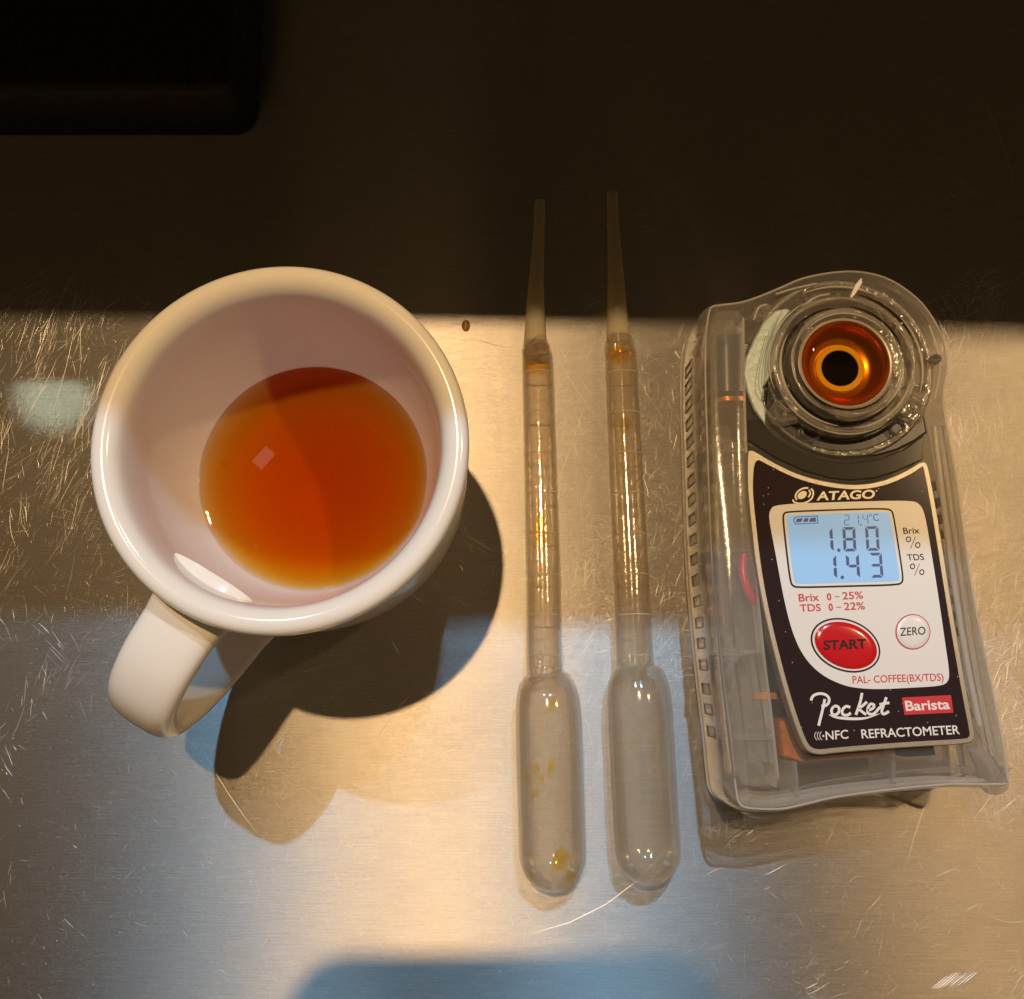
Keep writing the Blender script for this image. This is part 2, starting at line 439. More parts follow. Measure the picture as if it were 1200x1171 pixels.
def scratch_field():
    V, F = [], []
    def scratch(cx, cy, ang, L, w, bend):
        n = 5 if L > .3 else 3
        h = w * random.uniform(.08, .35)
        pts = []
        for i in range(n):
            t = i / (n - 1) - .5
            a = ang + bend * t
            pts.append(Vector((cx + math.cos(a) * L * t, cy + math.sin(a) * L * t)))
        o = len(V)
        for i, p in enumerate(pts):
            k = math.sin(math.pi * (i + .35) / (n - .3)) ** .6 if n > 3 else (1 if i == 1 else .5)
            a = ang + bend * (i / (n - 1) - .5) + math.pi / 2
            d = Vector((math.cos(a), math.sin(a))) * w * .5 * k
            V.append((p.x + d.x, p.y + d.y, .0004)); V.append((p.x, p.y, .0004 + h * k)); V.append((p.x - d.x, p.y - d.y, .0004))
        for i in range(n - 1):
            a = o + i * 3
            F.append((a, a + 3, a + 4, a + 1)); F.append((a + 1, a + 4, a + 5, a + 2))
    def cluster(px0, py0, px1, py1, num, amean, asd, l0, l1, w0=.003, w1=.010, groups=0):
        a0, a1 = P(px0, py0), P(px1, py1)
        cs = [(random.uniform(a0.x, a1.x), random.uniform(a1.y, a0.y), random.gauss(amean, asd)) for _ in range(groups)]
        for i in range(num):
            if groups and random.random() < .7:
                c = random.choice(cs)
                x = random.gauss(c[0], .22); y = random.gauss(c[1], .3); an = R(random.gauss(c[2], 8))
            else:
                x = random.uniform(a0.x, a1.x); y = random.uniform(a1.y, a0.y); an = R(random.gauss(amean, asd))
            L = l0 + (l1 - l0) * random.random() ** 2.6
            w = random.uniform(w0, w1) * (1 if L < .5 else .8)
            scratch(x, y, an, L, w, random.gauss(0, .07) if random.random() < .85 else random.uniform(-.3, .3))
    cluster(-20, 340, 130, 730, 700, 68, 20, .05, 1.1, groups=34)
    cluster(-20, 340, 190, 730, 400, 20, 60, .03, .4)
    cluster(0, 340, 230, 560, 240, 62, 18, .05, 1.2, groups=16)
    cluster(0, 700, 240, 900, 160, 95, 40, .04, .9, groups=10)
    cluster(650, 380, 850, 800, 1900, 68, 42, .04, .6, groups=80)
    cluster(480, 370, 640, 720, 200, -20, 50, .04, .6, groups=10)
    cluster(1090, 330, 1230, 960, 1700, 70, 45, .04, .9, .004, .011, groups=60)
    cluster(200, 780, 640, 1100, 110, 10, 60, .03, .45, .003, .007)
    cluster(640, 720, 860, 900, 240, 55, 30, .04, .7, groups=14)
    cluster(800, 940, 1220, 1190, 150, 60, 50, .04, .6, .004, .009, groups=16)
    cluster(0, 900, 1200, 1171, 220, 40, 80, .03, .3, .004, .009)
    cluster(500, 220, 1200, 380, 160, 60, 50, .04, .5, .004, .01, groups=8)
    cluster(-20, 370, 1220, 1180, 2600, 65, 60, .02, .35, .0018, .0045)
    cluster(-20, 350, 260, 760, 900, 68, 35, .03, .5, .002, .006)
    cluster(640, 370, 860, 1000, 700, 60, 45, .03, .4, .002, .006)
    cluster(-20, -20, 1220, 360, 500, 60, 60, .05, .9, .002, .005)
    # the long curved scratch below the bulbs and a few single ones
    for a, b, bend in [((630, 1110), (790, 1010), .35), ((650, 420), (705, 500), .1), ((735, 425), (785, 505), .15),
                       ((1150, 100), (1196, 230), -.1), ((430, 880), (480, 810), -.2), ((545, 395), (600, 410), .1),
                       ((235, 880), (300, 980), .1), ((1158, 1078), (1205, 1084), .5), ((640, 600), (690, 470), .1),
                       ((60, 500), (95, 360), .1), ((1060, 1010), (1100, 900), -.1), ((90, 560), (160, 400), .3)]:
        p, q = P(*a), P(*b); c = (p + q) / 2
        scratch(c.x, c.y, math.atan2(q.y - p.y, q.x - p.x), (q - p).length, .012, bend)
    # worn cut at the lower right made of side by side strokes
    for i in range(9):
        p, q = P(1090 + i * 4.5, 1160 - i * .6), P(1112 + i * 4.5, 1142 - i * .6); c = (p + q) / 2
        scratch(c.x, c.y, math.atan2(q.y - p.y, q.x - p.x), (q - p).length * random.uniform(.7, 1.1), .012, 0)
    return V, F
V, F = scratch_field()
sc = make("scratches", V, F, M['scratch'], counter)
sc['kind'] = 'stuff'

# shelf above the back of the counter: its front edge throws the straight shade across the steel
outl = [(-75, 13.0), (75, 11.1), (75, 44), (-75, 44)]
V, F = loft_data(outl, [(20.0, .03), (20.03, 0), (20.27, 0), (20.3, .03)])
sh = make("shelf", V, F, M['shelf'])
sh['label'] = "dark shelf over the back of the counter, above the top edge of the view"
sh['category'] = "shelf"

# telephone held over the counter by the photographer: throws the rounded shade at the bottom
def rrect(cx, cy, w, h, r, k=8):
    pts = []
    for sx, sy, a0 in ((1, 1, 0), (-1, 1, 90), (-1, -1, 180), (1, -1, 270)):
        for i in range(k + 1):
            a = R(a0 + 90 * i / k)
            pts.append((cx + sx * (w / 2 - r) + r * math.cos(a), cy + sy * (h / 2 - r) + r * math.sin(a)))
    return pts
ph = empty("smartphone", (0, 0, CAM_H), "dark smartphone held above the counter behind the camera position, out of the view", "smartphone")
ph.rotation_euler = (TILT, 0, 0)
OFF[ph.name] = Vector((0, 0, 0))
V, F = loft_data(rrect(-2.3, -6.05, 7.4, 15.2, 1.1), [(.22, .12), (.3, 0), (.85, 0), (.93, .12)])
make("phone_body", V, F, M['phone'], ph, 40)
V, F = lathe_data([(.75, .05), (.75, .26), (.55, .26), (.5, .12), (.5, .05), (.75, .05)], (0, 0), 48)
make("lens_ring", V, F, M['lens'], ph, 40)

# ------------------------------------------------------------------ black box in the upper left shade
b0 = P(300, 160, 0)
outl = rrect(b0.x - 9, b0.y + 8, 18, 16, .5)
bx = empty("black_box", (b0.x - 9, b0.y + 8, 0), "black plastic box lying in the deep shade at the upper left corner", "box")
V, F = loft_data(outl, [(0, .1), (.08, 0), (1.8, 0), (1.95, .08), (2.0, .2)])
make("housing", V, F, M['rubber'], bx, 40)
for q in ((148, 86), (222, 97)):
    c = P(*q, 2.0)
    V, F = lathe_data([(.09, 2.0), (.09, 2.05), (.055, 2.05), (.05, 2.01), (0, 2.01)], c, 20)
    make("screw", V, F, M['black'], bx, 40)

# ------------------------------------------------------------------ cup
CR = 3.08
cc = P(326, 520, 6.0)
cup = empty("coffee_cup", (cc.x, cc.y, 0), "white ceramic cup with thick rolled rim and loop handle, part filled with coffee", "cup")
prof_out = [(0, .18), (1.55, .18), (1.62, .05), (1.7, 0), (1.95, 0), (2.05, .06), (2.1, .25), (2.2, .5), (2.5, .95), (2.78, 1.5), (2.98, 2.2), (3.07, 3.0), (3.05, 3.8), (2.97, 4.5), (2.91, 4.95), (2.93, 5.3),
            (3.02, 5.55), (3.075, 5.75), (3.06, 5.9), (2.99, 5.98), (2.88, 6.0), (2.76, 5.96), (2.66, 5.85), (2.60, 5.65), (2.56, 5.3), (2.53, 4.8), (2.49, 4.2), (2.41, 3.6), (2.30, 3.1), (2.10, 2.55), (1.80, 2.08), (1.3, 1.72), (.7, 1.55), (0, 1.5)]
sp = smooth_curve([(r, z, 0) for r, z in prof_out], 4)
V, F = lathe_data([(max(0, p.x) * (1 + .055 * min(1, max(0, (p.y - 3.1) / 1.6))), p.y) for p in sp], cc, 144)
cb = make("cup_body", V, F, M['ceramic'], cup, 50)
cb.data.materials.append(M['wet_ceramic'])
for p in cb.data.polygons:
    if p.center.z < 3.0 and p.center.z > .6 and p.normal.z > -.2 and math.hypot(p.center.x, p.center.y) < 2.33 and p.center.z > 1.3:
        p.material_index = 1
# handle: a flat strap swept in the plane through the cup's axis
hd = Vector((-.515, -.857)).normalized()
hp = [(2.6, 4.75), (3.1, 4.92), (3.7, 5.0), (4.4, 4.92), (5.0, 4.55), (5.32, 3.9), (5.3, 3.2), (4.95, 2.55), (4.35, 2.0), (3.6, 1.6), (2.9, 1.35), (2.4, 1.2)]
hs = smooth_curve([(r, z, 0) for r, z in hp], 6)
side = Vector((-hd.y, hd.x, 0))
V, F = [], []
nn = 28
for i, p in enumerate(hs):
    a = hs[max(i - 1, 0)]; b = hs[min(i + 1, len(hs) - 1)]
    t = (b - a).normalized()
    nrm = Vector((-t.y, t.x))
    c3 = Vector((cc.x + hd.x * p.x, cc.y + hd.y * p.x, p.y))
    n3 = Vector((hd.x * nrm.x, hd.y * nrm.x, nrm.y))
    f = i / (len(hs) - 1)
    flare = 1 + .22 * max(0, 1 - f * 6) + .25 * max(0, 1 - (1 - f) * 6)
    wid = .72 * flare - .06 * math.sin(f * math.pi); th = .30 * flare
    for k in range(nn):
        an = 2 * math.pi * k / nn
        ca, sa = math.cos(an), math.sin(an)
        ex = .72
        V.append(c3 + side * (wid * math.copysign(abs(ca) ** ex, ca)) + n3 * (th * math.copysign(abs(sa) ** ex, sa)))
for i in range(len(hs) - 1):
    for k in range(nn):
        j = (k + 1) % nn
        F.append((i * nn + k, i * nn + j, (i + 1) * nn + j, (i + 1) * nn + k))
F.append(tuple(range(nn))); F.append(tuple(range((len(hs) - 1) * nn, len(hs) * nn)))
make("handle", V, F, M['ceramic'], cup, 60)

# coffee in the cup
ZL = 3.02
V, F = lathe_data([(0, ZL), (2.15, ZL), (2.25, ZL + .004), (2.285, ZL + .02), (2.32, ZL + .05), (2.33, ZL + .02), (2.33, 2.95), (2.16, 2.5), (1.85, 2.03), (1.35, 1.68), (.7, 1.5), (0, 1.45)], cc, 144)
cf = make("coffee", V, F, M['coffee'], None, 30)
cf['label'] = "clear orange brown filter coffee filling the bottom of the white cup"
cf['category'] = "coffee"
for px, py, r in ((251, 528, .035), (262, 540, .02), (440, 505, .03), (300, 640, .03), (312, 652, .02), (475, 610, .025)):
    c = P(px, py, ZL)
    V, F = lathe_data([(r, ZL - .002), (r * .85, ZL + r * .35), (r * .5, ZL + r * .6), (0, ZL + r * .7)], c, 14)
    o = make("bubble", V, F, M['bubble'], cf, 60)

# ------------------------------------------------------------------ pipettes
def pipette(axis_px, label, drops, seed):
    """axis_px: (px, py, radius in cm) from the open tip to the bulb's end"""
    rnd = random.Random(seed)
    pts = []
    n = len(axis_px)
    y0, y1 = axis_px[0][1], axis_px[-1][1]
    def zax(py, r):
        f = (py - y0) / (y1 - y0)
        return .15 + (.72 - .15) * min(1, f / .8)
    path = [P(x, y, max(r, zax(y, r))) for x, y, r in axis_px]
    root = empty("pipette", P((axis_px[0][0] + axis_px[-1][0]) / 2, (y0 + y1) / 2, 0), label, "pipette", "plastic transfer pipettes side by side on the steel")
    iS, iB = 4, 10       # index where the stem begins / the bulb begins
    def piece(name, i0, i1, mat=M['pipette'], inner=True):
        pp = path[i0:i1 + 1]; rr = [axis_px[i][2] for i in range(i0, i1 + 1)]
        k = 4
        sp = smooth_curve([tuple(p) for p in pp], k)
        sr = smooth_curve([(r, 0, 0) for r in rr], k)
        Vd, Fd = tube_data(sp, [max(.004, q.x) for q in sr], 40, cap=False)
        return make(name, Vd, Fd, mat, root, 60)
    piece("tip", 0, iS, M['tip'])
    st = piece("stem", iS, iB)
    piece("bulb", iB, n - 1)
    nb = len(axis_px)
    sp = smooth_curve([tuple(path[i]) for i in range(iS, nb)], 4)
    sr = smooth_curve([(max(.004, axis_px[i][2] - (.05 if i < iB else .075)), 0, 0) for i in range(iS, nb)], 4)
    sp = sp[:-3]; sr = sr[:-3]
    Vd, Fd = tube_data(sp, [max(.004, q.x) for q in sr], 40, cap=False)
    make("inner_wall", Vd, Fd, M['pipette'], root, 60)
    # raised graduation rings on the stem, half way round
    def at(py):
        for i in range(n - 1):
            if axis_px[i][1] <= py <= axis_px[i + 1][1]:
                f = (py - axis_px[i][1]) / (axis_px[i + 1][1] - axis_px[i][1])
                a, b = axis_px[i], axis_px[i + 1]
                r = a[2] + (b[2] - a[2]) * f
                return path[i].lerp(path[i + 1], f), r, (path[i + 1] - path[i]).normalized()
    for k, py in enumerate(range(440, 770, 47)):
        c, r, t = at(py)
        s = t.cross(Vector((0, 0, 1))).normalized(); w = s.cross(t)
        pth = [c + s * math.cos(a) * (r + .006) + w * math.sin(a) * (r + .006) for a in [R(35 + 110 * q / 14) for q in range(15)]]
        Vd, Fd = tube_data(pth, .018, 6, up=tuple(t))
        make("graduation_mark", Vd, Fd, M['pipette_rib'], root, 60)
    # moulded figures near the bulb
    c, r, t = at(773)
    s = t.cross(Vector((0, 0, 1))).normalized(); w = s.cross(t)
    for q in ((-.14, .07, .05), (.10, .06, .06), (.10, -.06, .06), (-.14, -.07, .045)):
        loop = [c + w * (r + .004 - .2 * (q[0]) ** 2) + s * (q[0] + q[2] * math.cos(a)) + t * (q[1] + q[2] * math.sin(a)) for a in [2 * math.pi * i / 12 for i in range(13)]]
        Vd, Fd = tube_data(loop, .012, 6, cap=False, up=tuple(w))
        make("moulded_figure", Vd, Fd, M['pipette_rib'], root, 60)
    # coffee left inside
    for (px, py, rx, ry, rz) in drops:
        c, r, t = at(py)
        c2 = P(px, py, max(.05, c.z - r * .5))
        Vd, Fd = [], []
        m1, m2 = 28, 16
        ph0 = rnd.uniform(0, 6)
        prof = [(math.sin(math.pi * i / m2), -math.cos(math.pi * i / m2)) for i in range(m2 + 1)]
        Vd, Fd = lathe_data(prof, (0, 0), m1)
        Vd = [Vector((v[0] * rx * (1 + .25 * math.sin(2 * math.atan2(v[1], v[0]) + ph0)), v[1] * ry * (1 + .2 * math.cos(3 * math.atan2(v[1], v[0]) + ph0)), v[2] * rz)) + c2 for v in Vd]
        make("coffee_drop", Vd, Fd, M['residue'], root, 80)
    return root
pipette([(632.5, 236, .125), (631.5, 270, .135), (629, 320, .17), (627.5, 360, .21), (627, 402, .265), (628, 410, .33), (629.5, 422, .355), (633, 560, .365), (636, 680, .375), (637.5, 770, .385), (638.5, 789, .39),
         (638.8, 791.5, .47), (639.3, 795, .54), (640, 801, .60), (641, 812, .655), (642.5, 830, .695), (644, 880, .71), (646, 950, .705)] + [(647.5, 1000 + 45.5 * math.sin(R(a)), .70 * math.cos(R(a))) for a in (0, 15, 30, 42, 54, 65, 75, 83, 88.5)],
        "milky plastic pipette nearer the cup, with yellow coffee droplets in its bulb",
        [(629, 428, .26, .20, .11), (626, 900, .10, .11, .05), (646, 896, .07, .18, .05), (634, 912, .07, .10, .04), (626, 928, .10, .07, .05), (657, 1005, .16, .2, .08), (648, 822, .16, .09, .05), (668, 1026, .10, .14, .05), (622, 1024, .09, .08, .04), (618, 912, .04, .14, .04), (654, 932, .03, .1, .03), (633, 620, .12, .4, .06)], 3)
pipette([(717.5, 226, .13), (718.5, 262, .14), (721, 310, .18), (723, 360, .225), (724.5, 395, .28), (726, 405, .35), (727.5, 420, .365), (733, 540, .38), (739, 660, .39), (743.5, 760, .40), (744.5, 780, .405),
         (744.8, 783, .48), (745.3, 787, .55), (746.2, 793, .61), (747.5, 804, .66), (749.5, 825, .695), (752.5, 880, .70), (756, 950, .70)] + [(759.3, 994 + 44.5 * math.sin(R(a)), .695 * math.cos(R(a))) for a in (0, 15, 30, 42, 54, 65, 75, 83, 88.5)],
        "clean milky plastic pipette nearer the refractometer, with one yellow drop at its shoulder",
        [(726, 413, .27, .20, .13), (733, 495, .14, .16, .06), (758, 842, .06, .05, .03), (741, 872, .05, .06, .03)], 5)

# ------------------------------------------------------------------ refractometer
ZT = 2.80
rf = empty("refractometer", P(980, 640, 0), "clear plastic pocket coffee refractometer with a blue lit display and a round steel sample well coloured for its orange reflections", "refractometer")
def S(origin, scale):
    return lambda x, y: (origin[0] + x / scale, origin[1] + y / scale)
c5 = S((780, 300), 3.3333); c6 = S((860, 520), 2.928); c7 = S((780, 340), 1.828); c8 = S((800, 780), 3.0)
c9 = S((910, 560), 6.316); c10 = S((920, 780), 5.217); c11 = S((790, 560), 5.32); c12 = S((860, 340), 4.615)
def chaikin(pts, it=2):
    for _ in range(it):
        q = []
        for i in range(len(pts)):
            a, b = pts[i], pts[(i + 1) % len(pts)]
            q += [(a[0] * .75 + b[0] * .25, a[1] * .75 + b[1] * .25), (a[0] * .25 + b[0] * .75, a[1] * .25 + b[1] * .75)]
        pts = q
    return pts
def poly(fn, pts, z):
    return [tuple(P(*fn(*p), z))[:2] for p in pts]
# case outline: (px, py, height at which that edge is seen)
OL = [(862, 355, 2.2), (838, 361, 2.05), (820, 374, 1.5), (806, 398, .75), (798.5, 449, .4), (801, 559, .4), (805, 668, .4), (814.5, 778, .4), (824, 860, .4), (829.5, 906, .5), (838, 930, .9), (855, 944, 1.5), (880, 951, 2.0), (908, 951, 2.0),
      (933, 946, 2.0), (967, 938, 2.0), (1000, 933, 2.0), (1050, 927, 2.0), (1100, 923, 2.0), (1140, 923, 2.0), (1169, 921, 2.0), (1172, 905, 2.0), (1163, 850, 2.0), (1150, 785, 2.0), (1133, 700, 2.0), (1122, 630, 2.0), (1113, 565, 2.0), (1105, 520, 2.0), (1100, 488, 2.0),
      (1106, 462, 2.3), (1110, 435, 2.3), (1107, 405, 2.3), (1095, 378, 2.3), (1074, 351, 2.3), (1041, 328, 2.3), (1008, 318.5, 2.3), (975, 318, 2.3), (936, 325, 2.3), (909, 336, 2.3), (885, 346, 2.3)]
CO = [tuple(P(*q))[:2] for q in OL]
CO = [(v.x, v.y) for v in smooth_curve([(x, y, 0) for x, y in CO], 5, closed=True)]
V, F = loft_data(CO, [(0.02, .13), (.08, .07), (.22, .02), (.4, 0), (1.9, .0), (2.25, .03), (2.5, .09), (2.62, .18)])
make("case_shell", V, F, M['shell'], rf, 35)
# inner wall of the case: the second skin of the moulding
V, F = loft_data(offset_poly(CO, .28), [(.2, .1), (.4, 0), (2.0, 0), (2.35, .15)], bottom=False, top=False)
make("inner_wall", V, F, M['shell'], rf, 35)
# flat seam rib round the foot
V, F = loft_data(CO, [(.26, .03), (.30, -.015), (.46, -.015), (.5, .02)], bottom=False, top=False)
make("seam_rim", V, F, M['rim'], rf, 35)
V, F = tube_data(smooth_curve([P(*c8(x, y), 2.1) for x, y in [(146, 410), (165, 440), (205, 465), (290, 480), (400, 465), (500, 447), (700, 424), (900, 408), (1080, 405)]], 5), [.02 + .11 * min(1, i / 12, (40 - i) / 6) for i in range(41)], 14)
make("lower_rail", V, F, M['frost'], rf, 50)
V, F = tube_data(smooth_curve([P(x, y, 2.5) for x, y in [(1095, 500), (1103, 570), (1116, 670), (1131, 765), (1148, 850)]], 5), .06, 10)
make("shoulder_rail", V, F, M['rim'], rf, 50)
V, F = tube_data(smooth_curve([P(x, y, 2.2) for x, y in [(1101, 500), (1117, 610), (1135, 735), (1152, 830), (1164, 885)]], 5), .07, 10)
make("shoulder_rail", V, F, M['frost'], rf, 50)
# battery cap at the lower end
capo = poly(c8, [(165, 470), (185, 505), (220, 522), (280, 534), (340, 534), (400, 525), (450, 515), (485, 495), (470, 470), (300, 450)], .7)
V, F = loft_data(capo, [(.1, .06), (.2, 0), (1.2, 0), (1.3, .06)])
make("battery_cap", V, F, M['clear'], rf, 30)
# corner gusset, lower right
V, F = tube_data([P(*c8(1020, 290), 2.5), P(*c8(1060, 340), 2.3), P(*c8(1095, 410), 1.6)], [.10, .2, .28], 16)
make("corner_gusset", V, F, M['frost'], rf, 50)

# long hump on the left (its right hand edge is the long bright line)
hump = poly(c7, [(95, 60), (115, 48), (150, 46), (166, 60), (168, 200), (172, 335), (180, 450), (192, 600), (210, 780), (225, 900), (241, 1045), (235, 1066), (205, 1072), (160, 1060), (140, 1035), (125, 900), (112, 780), (100, 600), (94, 450), (90, 335), (88, 200), (88, 90)], 2.55)
V, F = loft_data(hump, [(2.0, 0), (2.62, 0), (2.70, .05), (2.74, .14)], bottom=False)
make("grip_hump", V, F, M['hump'], rf, 30)
V, F = tube_data(smooth_curve([P(*c7(x, y), 2.68) for x, y in [(166, 60), (168, 200), (172, 335), (180, 450), (192, 600), (210, 780), (225, 900), (241, 1045)]], 3), .03, 8)
make("hump_edge", V, F, M['frost'], rf, 50)
# frosted tube inside the grip
V, F = tube_data([P(*c7(142, 330), 1.55), P(*c7(153, 560), 1.55), P(*c7(172, 780), 1.55), P(*c7(196, 1010), 1.55)], .24, 24)
make("inner_tube", V, F, M['hump'], rf, 50)
edge_path = [(x, y, 2.56) for x, y in offset_poly(CO, .13)]
V, F = tube_data(edge_path + edge_path[:1], .022, 8, cap=False)
make("top_edge_highlight", V, F, M['rim'], rf, 60)  # pale line laid along the case top as its highlight
V, F = tube_data([P(*c7(128, 105), 1.5), P(*c7(131, 225), 1.5)], .34, 24)
bt = make("battery", V, F, M['blue'], rf, 50)
V, F = tube_data([P(*c7(131, 236), 1.5), P(*c7(131.5, 245), 1.5)], .345, 24)
make("battery_band", V, F, M['orange'], bt, 50)
# cross ribs of the grip
def rib(a, b, z0=.3, z1=1.9, w=.045):
    p, q = P(*a, z1), P(*b, z1)
    d = (q - p).normalized(); s = Vector((-d.y, d.x, 0)) * w
    o = [(p + s), (q + s), (q - s), (p - s)]
    V, F = loft_data([(v.x, v.y) for v in o], [(z0, 0), (z1 - .03, 0), (z1, .02)])
    make("cross_rib", V, F, M['frost'], rf)
rib(c7(74, 350), c7(176, 339)); rib(c7(80, 565), c7(182, 555)); rib(c7(93, 784), c7(196, 774)); rib(c7(117, 957), c7(228, 960))
rib(c8(395, 340), c8(405, 460), 1.0, 2.3); rib(c8(740, 290), c8(745, 415), 1.0, 2.3)
# star shaped boss on the third rib
ctr = P(*c7(142, 782), 2.35)
st = []
for i in range(16):
    a = 2 * math.pi * i / 16; r = .42 if i % 4 == 0 else (.2 if i % 2 == 0 else .17)
    st.append((ctr.x + r * math.cos(a), ctr.y + r * math.sin(a)))
V, F = loft_data(st, [(1.6, 0), (2.3, 0), (2.42, .06)])
make("boss", V, F, M['frost'], rf, 30)
# pegs seen as circles through the plastic
for q, r, z in ((c7(121, 80), .17, 2.3), (c7(123, 305), .17, 2.3), (c7(132, 484), .19, 2.3), (c7(189, 1030), .22, 2.2)):
    c = P(*q, z)
    V, F = lathe_data([(r * .9, 1.2), (r, z), (r * .78, z + .02), (r * .7, z - .06), (0, z - .06)], c, 28)
    make("peg", V, F, M['clear'], rf, 40)
# row of small upright slots moulded in the outer face of the left wall, and the row under the right shoulder
LEFT = sorted([(y, x) for x, y in CO if x < 5.2 and -3.0 < y < 7.0 and x < min(q[0] for q in CO if abs(q[1] - y) < .6) + .35])
def wall_x(y):
    for (y0, x0), (y1, x1) in zip(LEFT[:-1], LEFT[1:]):
        if y0 <= y <= y1: return x0 + (x1 - x0) * (y - y0) / max(1e-6, y1 - y0)
    return LEFT[0][1] if y < LEFT[0][0] else LEFT[-1][1]
for k, py in enumerate([170, 206, 245, 285, 324, 364, 408, 449, 491, 535, 577, 622, 667, 713, 757, 803, 854, 898, 946]):
    yc = P(*c7(80, py), 1.3).y
    xc = wall_x(yc)
    h, z0, z1, b = .115, .95, 1.75, .024
    dxdy = (wall_x(yc + .1) - wall_x(yc - .1)) / .2
    def shear(vf):
        return [(v[0] + xc + dxdy * v[1], v[1] + yc, v[2]) for v in vf[0]], vf[1]
    fr = join(box_data((-.02, -h, z0), (.03, -h + b, z1)), box_data((-.02, h - b, z0), (.03, h, z1)),
              box_data((-.018, -h + b, z0), (.03, h - b, z0 + .05)), box_data((-.018, -h + b, z1 - .05), (.03, h - b, z1)))
    V, F = shear(fr); o = make("slot", V, F, M['slot'], rf)
    V, F = shear(box_data((.0, -h + b, z0 + .05), (.02, h - b, z1 - .05))); make("slot_window", V, F, M['frost'], o)
def slots(pts, z, tilt, h=.135, w=.05):
    for x, y in pts:
        c = P(x, y, z)
        fr = join(box_data((-w, -h, -.10), (-w + .018, h, .05)), box_data((w - .018, -h, -.10), (w, h, .05)),
                  box_data((-w, -h, -.10), (w, -h + .02, .052)), box_data((-w, h - .02, -.10), (w, h, .052)))
        rot = Matrix.Rotation(tilt, 4, 'Z')
        o = make("slot", [rot @ Vector(v) + c for v in fr[0]], fr[1], M['slot'], rf)
slots([(1094 + 42 * (i / 15.0) + 3 * math.sin(i), 570 + 19 * i) for i in range(15)], 2.35, R(8), .10, .035)

# insides
V, F = loft_data(poly(c6, [(60, 30), (640, 60), (730, 500), (800, 980), (260, 1040), (170, 860), (110, 600)], 2.2), [(1.7, 0), (1.9, 0)])
make("circuit_board", V, F, M['pcb'], rf)
V, F = loft_data(poly(c8, [(330, 190), (380, 180), (430, 320), (720, 290), (722, 318), (520, 335), (420, 345), (345, 320)], 1.9), [(1.0, .03), (1.5, 0), (1.85, 0), (1.95, .05)])
make("copper_shield", V, F, M['orange'], rf, 30)
V, F = loft_data(poly(c8, [(250, 95), (330, 95), (335, 118), (250, 118)], 1.9), [(1.5, 0), (1.95, 0)])
make("copper_strip", V, F, M['orange'], rf)
V, F = loft_data(poly(c8, [(770, 290), (880, 280), (890, 315), (780, 322)], 1.9), [(1.3, 0), (1.9, 0)])
make("chip", V, F, M['blue'], rf)
V, F = loft_data(poly(c8, [(245, 225), (320, 225), (325, 330), (270, 330)], 1.6), [(1.1, 0), (1.6, 0)])
make("chip", V, F, M['pcb'], rf)
V, F = tube_data(smooth_curve([P(*c11(435, 480), 2.2), P(*c11(430, 600), 2.25), P(*c11(470, 720), 2.25), P(*c11(560, 830), 2.1)], 5), [.10] * 16, 16)
make("red_wire", V, F, M['red_wire'], rf, 60)

# the printed face
FRM = [(45, 28), (45, 150), (56, 260), (75, 430), (105, 590), (150, 775), (195, 930), (230, 1025), (252, 1058), (290, 1070), (345, 1062), (600, 1042), (800, 1032), (824, 1020), (829, 995), (800, 850), (770, 680), (740, 500), (715, 340), (690, 190), (670, 85), (661, 63), (640, 60), (600, 88), (520, 125), (430, 142), (330, 133), (220, 105), (120, 55), (72, 24), (55, 20)]
fr_raw = poly(c6, FRM, ZT)
fr_o = chaikin(fr_raw)
V, F = loft_data(fr_o, [(2.5, .0), (ZT - .02, 0), (ZT, .02)])
face = make("face_plate", V, F, M['silver'], rf, 30)
V, F = loft_data(chaikin(offset_poly([p for i, p in enumerate(fr_raw) if i not in (0, len(fr_raw) - 2)], .105), 2), [(ZT - .01, 0), (ZT + .006, 0)], bottom=False)
make("dark_print", V, F, M['dark'], face)
WH = [(120, 262), (122, 228), (145, 208), (380, 200), (600, 195), (635, 204), (655, 240), (678, 380), (702, 530), (725, 690), (739, 785), (735, 818), (708, 832), (600, 838), (500, 843), (430, 840), (375, 830), (300, 795), (240, 735), (200, 650), (170, 530), (145, 390)]
V, F = loft_data(chaikin(poly(c6, WH, ZT)), [(ZT, 0), (ZT + .012, 0)], bottom=False)
make("white_print", V, F, M['white'], face)
disp = None
LCO = [(165, 262), (167, 238), (185, 231), (350, 225), (520, 220), (543, 228), (550, 250), (566, 350), (582, 455), (580, 478), (562, 488), (400, 492), (222, 497), (200, 492), (190, 475), (177, 370)]
lco = chaikin(poly(c6, LCO, ZT))
V, F = loft_data(lco, [(ZT, 0), (ZT + .018, 0)], bottom=False)
disp = make("display", V, F, M['ink'], rf)
V, F = loft_data(offset_poly(lco, .035), [(ZT, 0), (ZT + .022, 0)], bottom=False)
make("display_margin", V, F, M['white'], disp)
V, F = loft_data(offset_poly(lco, .085), [(ZT, 0), (ZT + .026, 0)], bottom=False)
make("display_glass", V, F, M['lcd'], disp)
ZD = ZT + .031
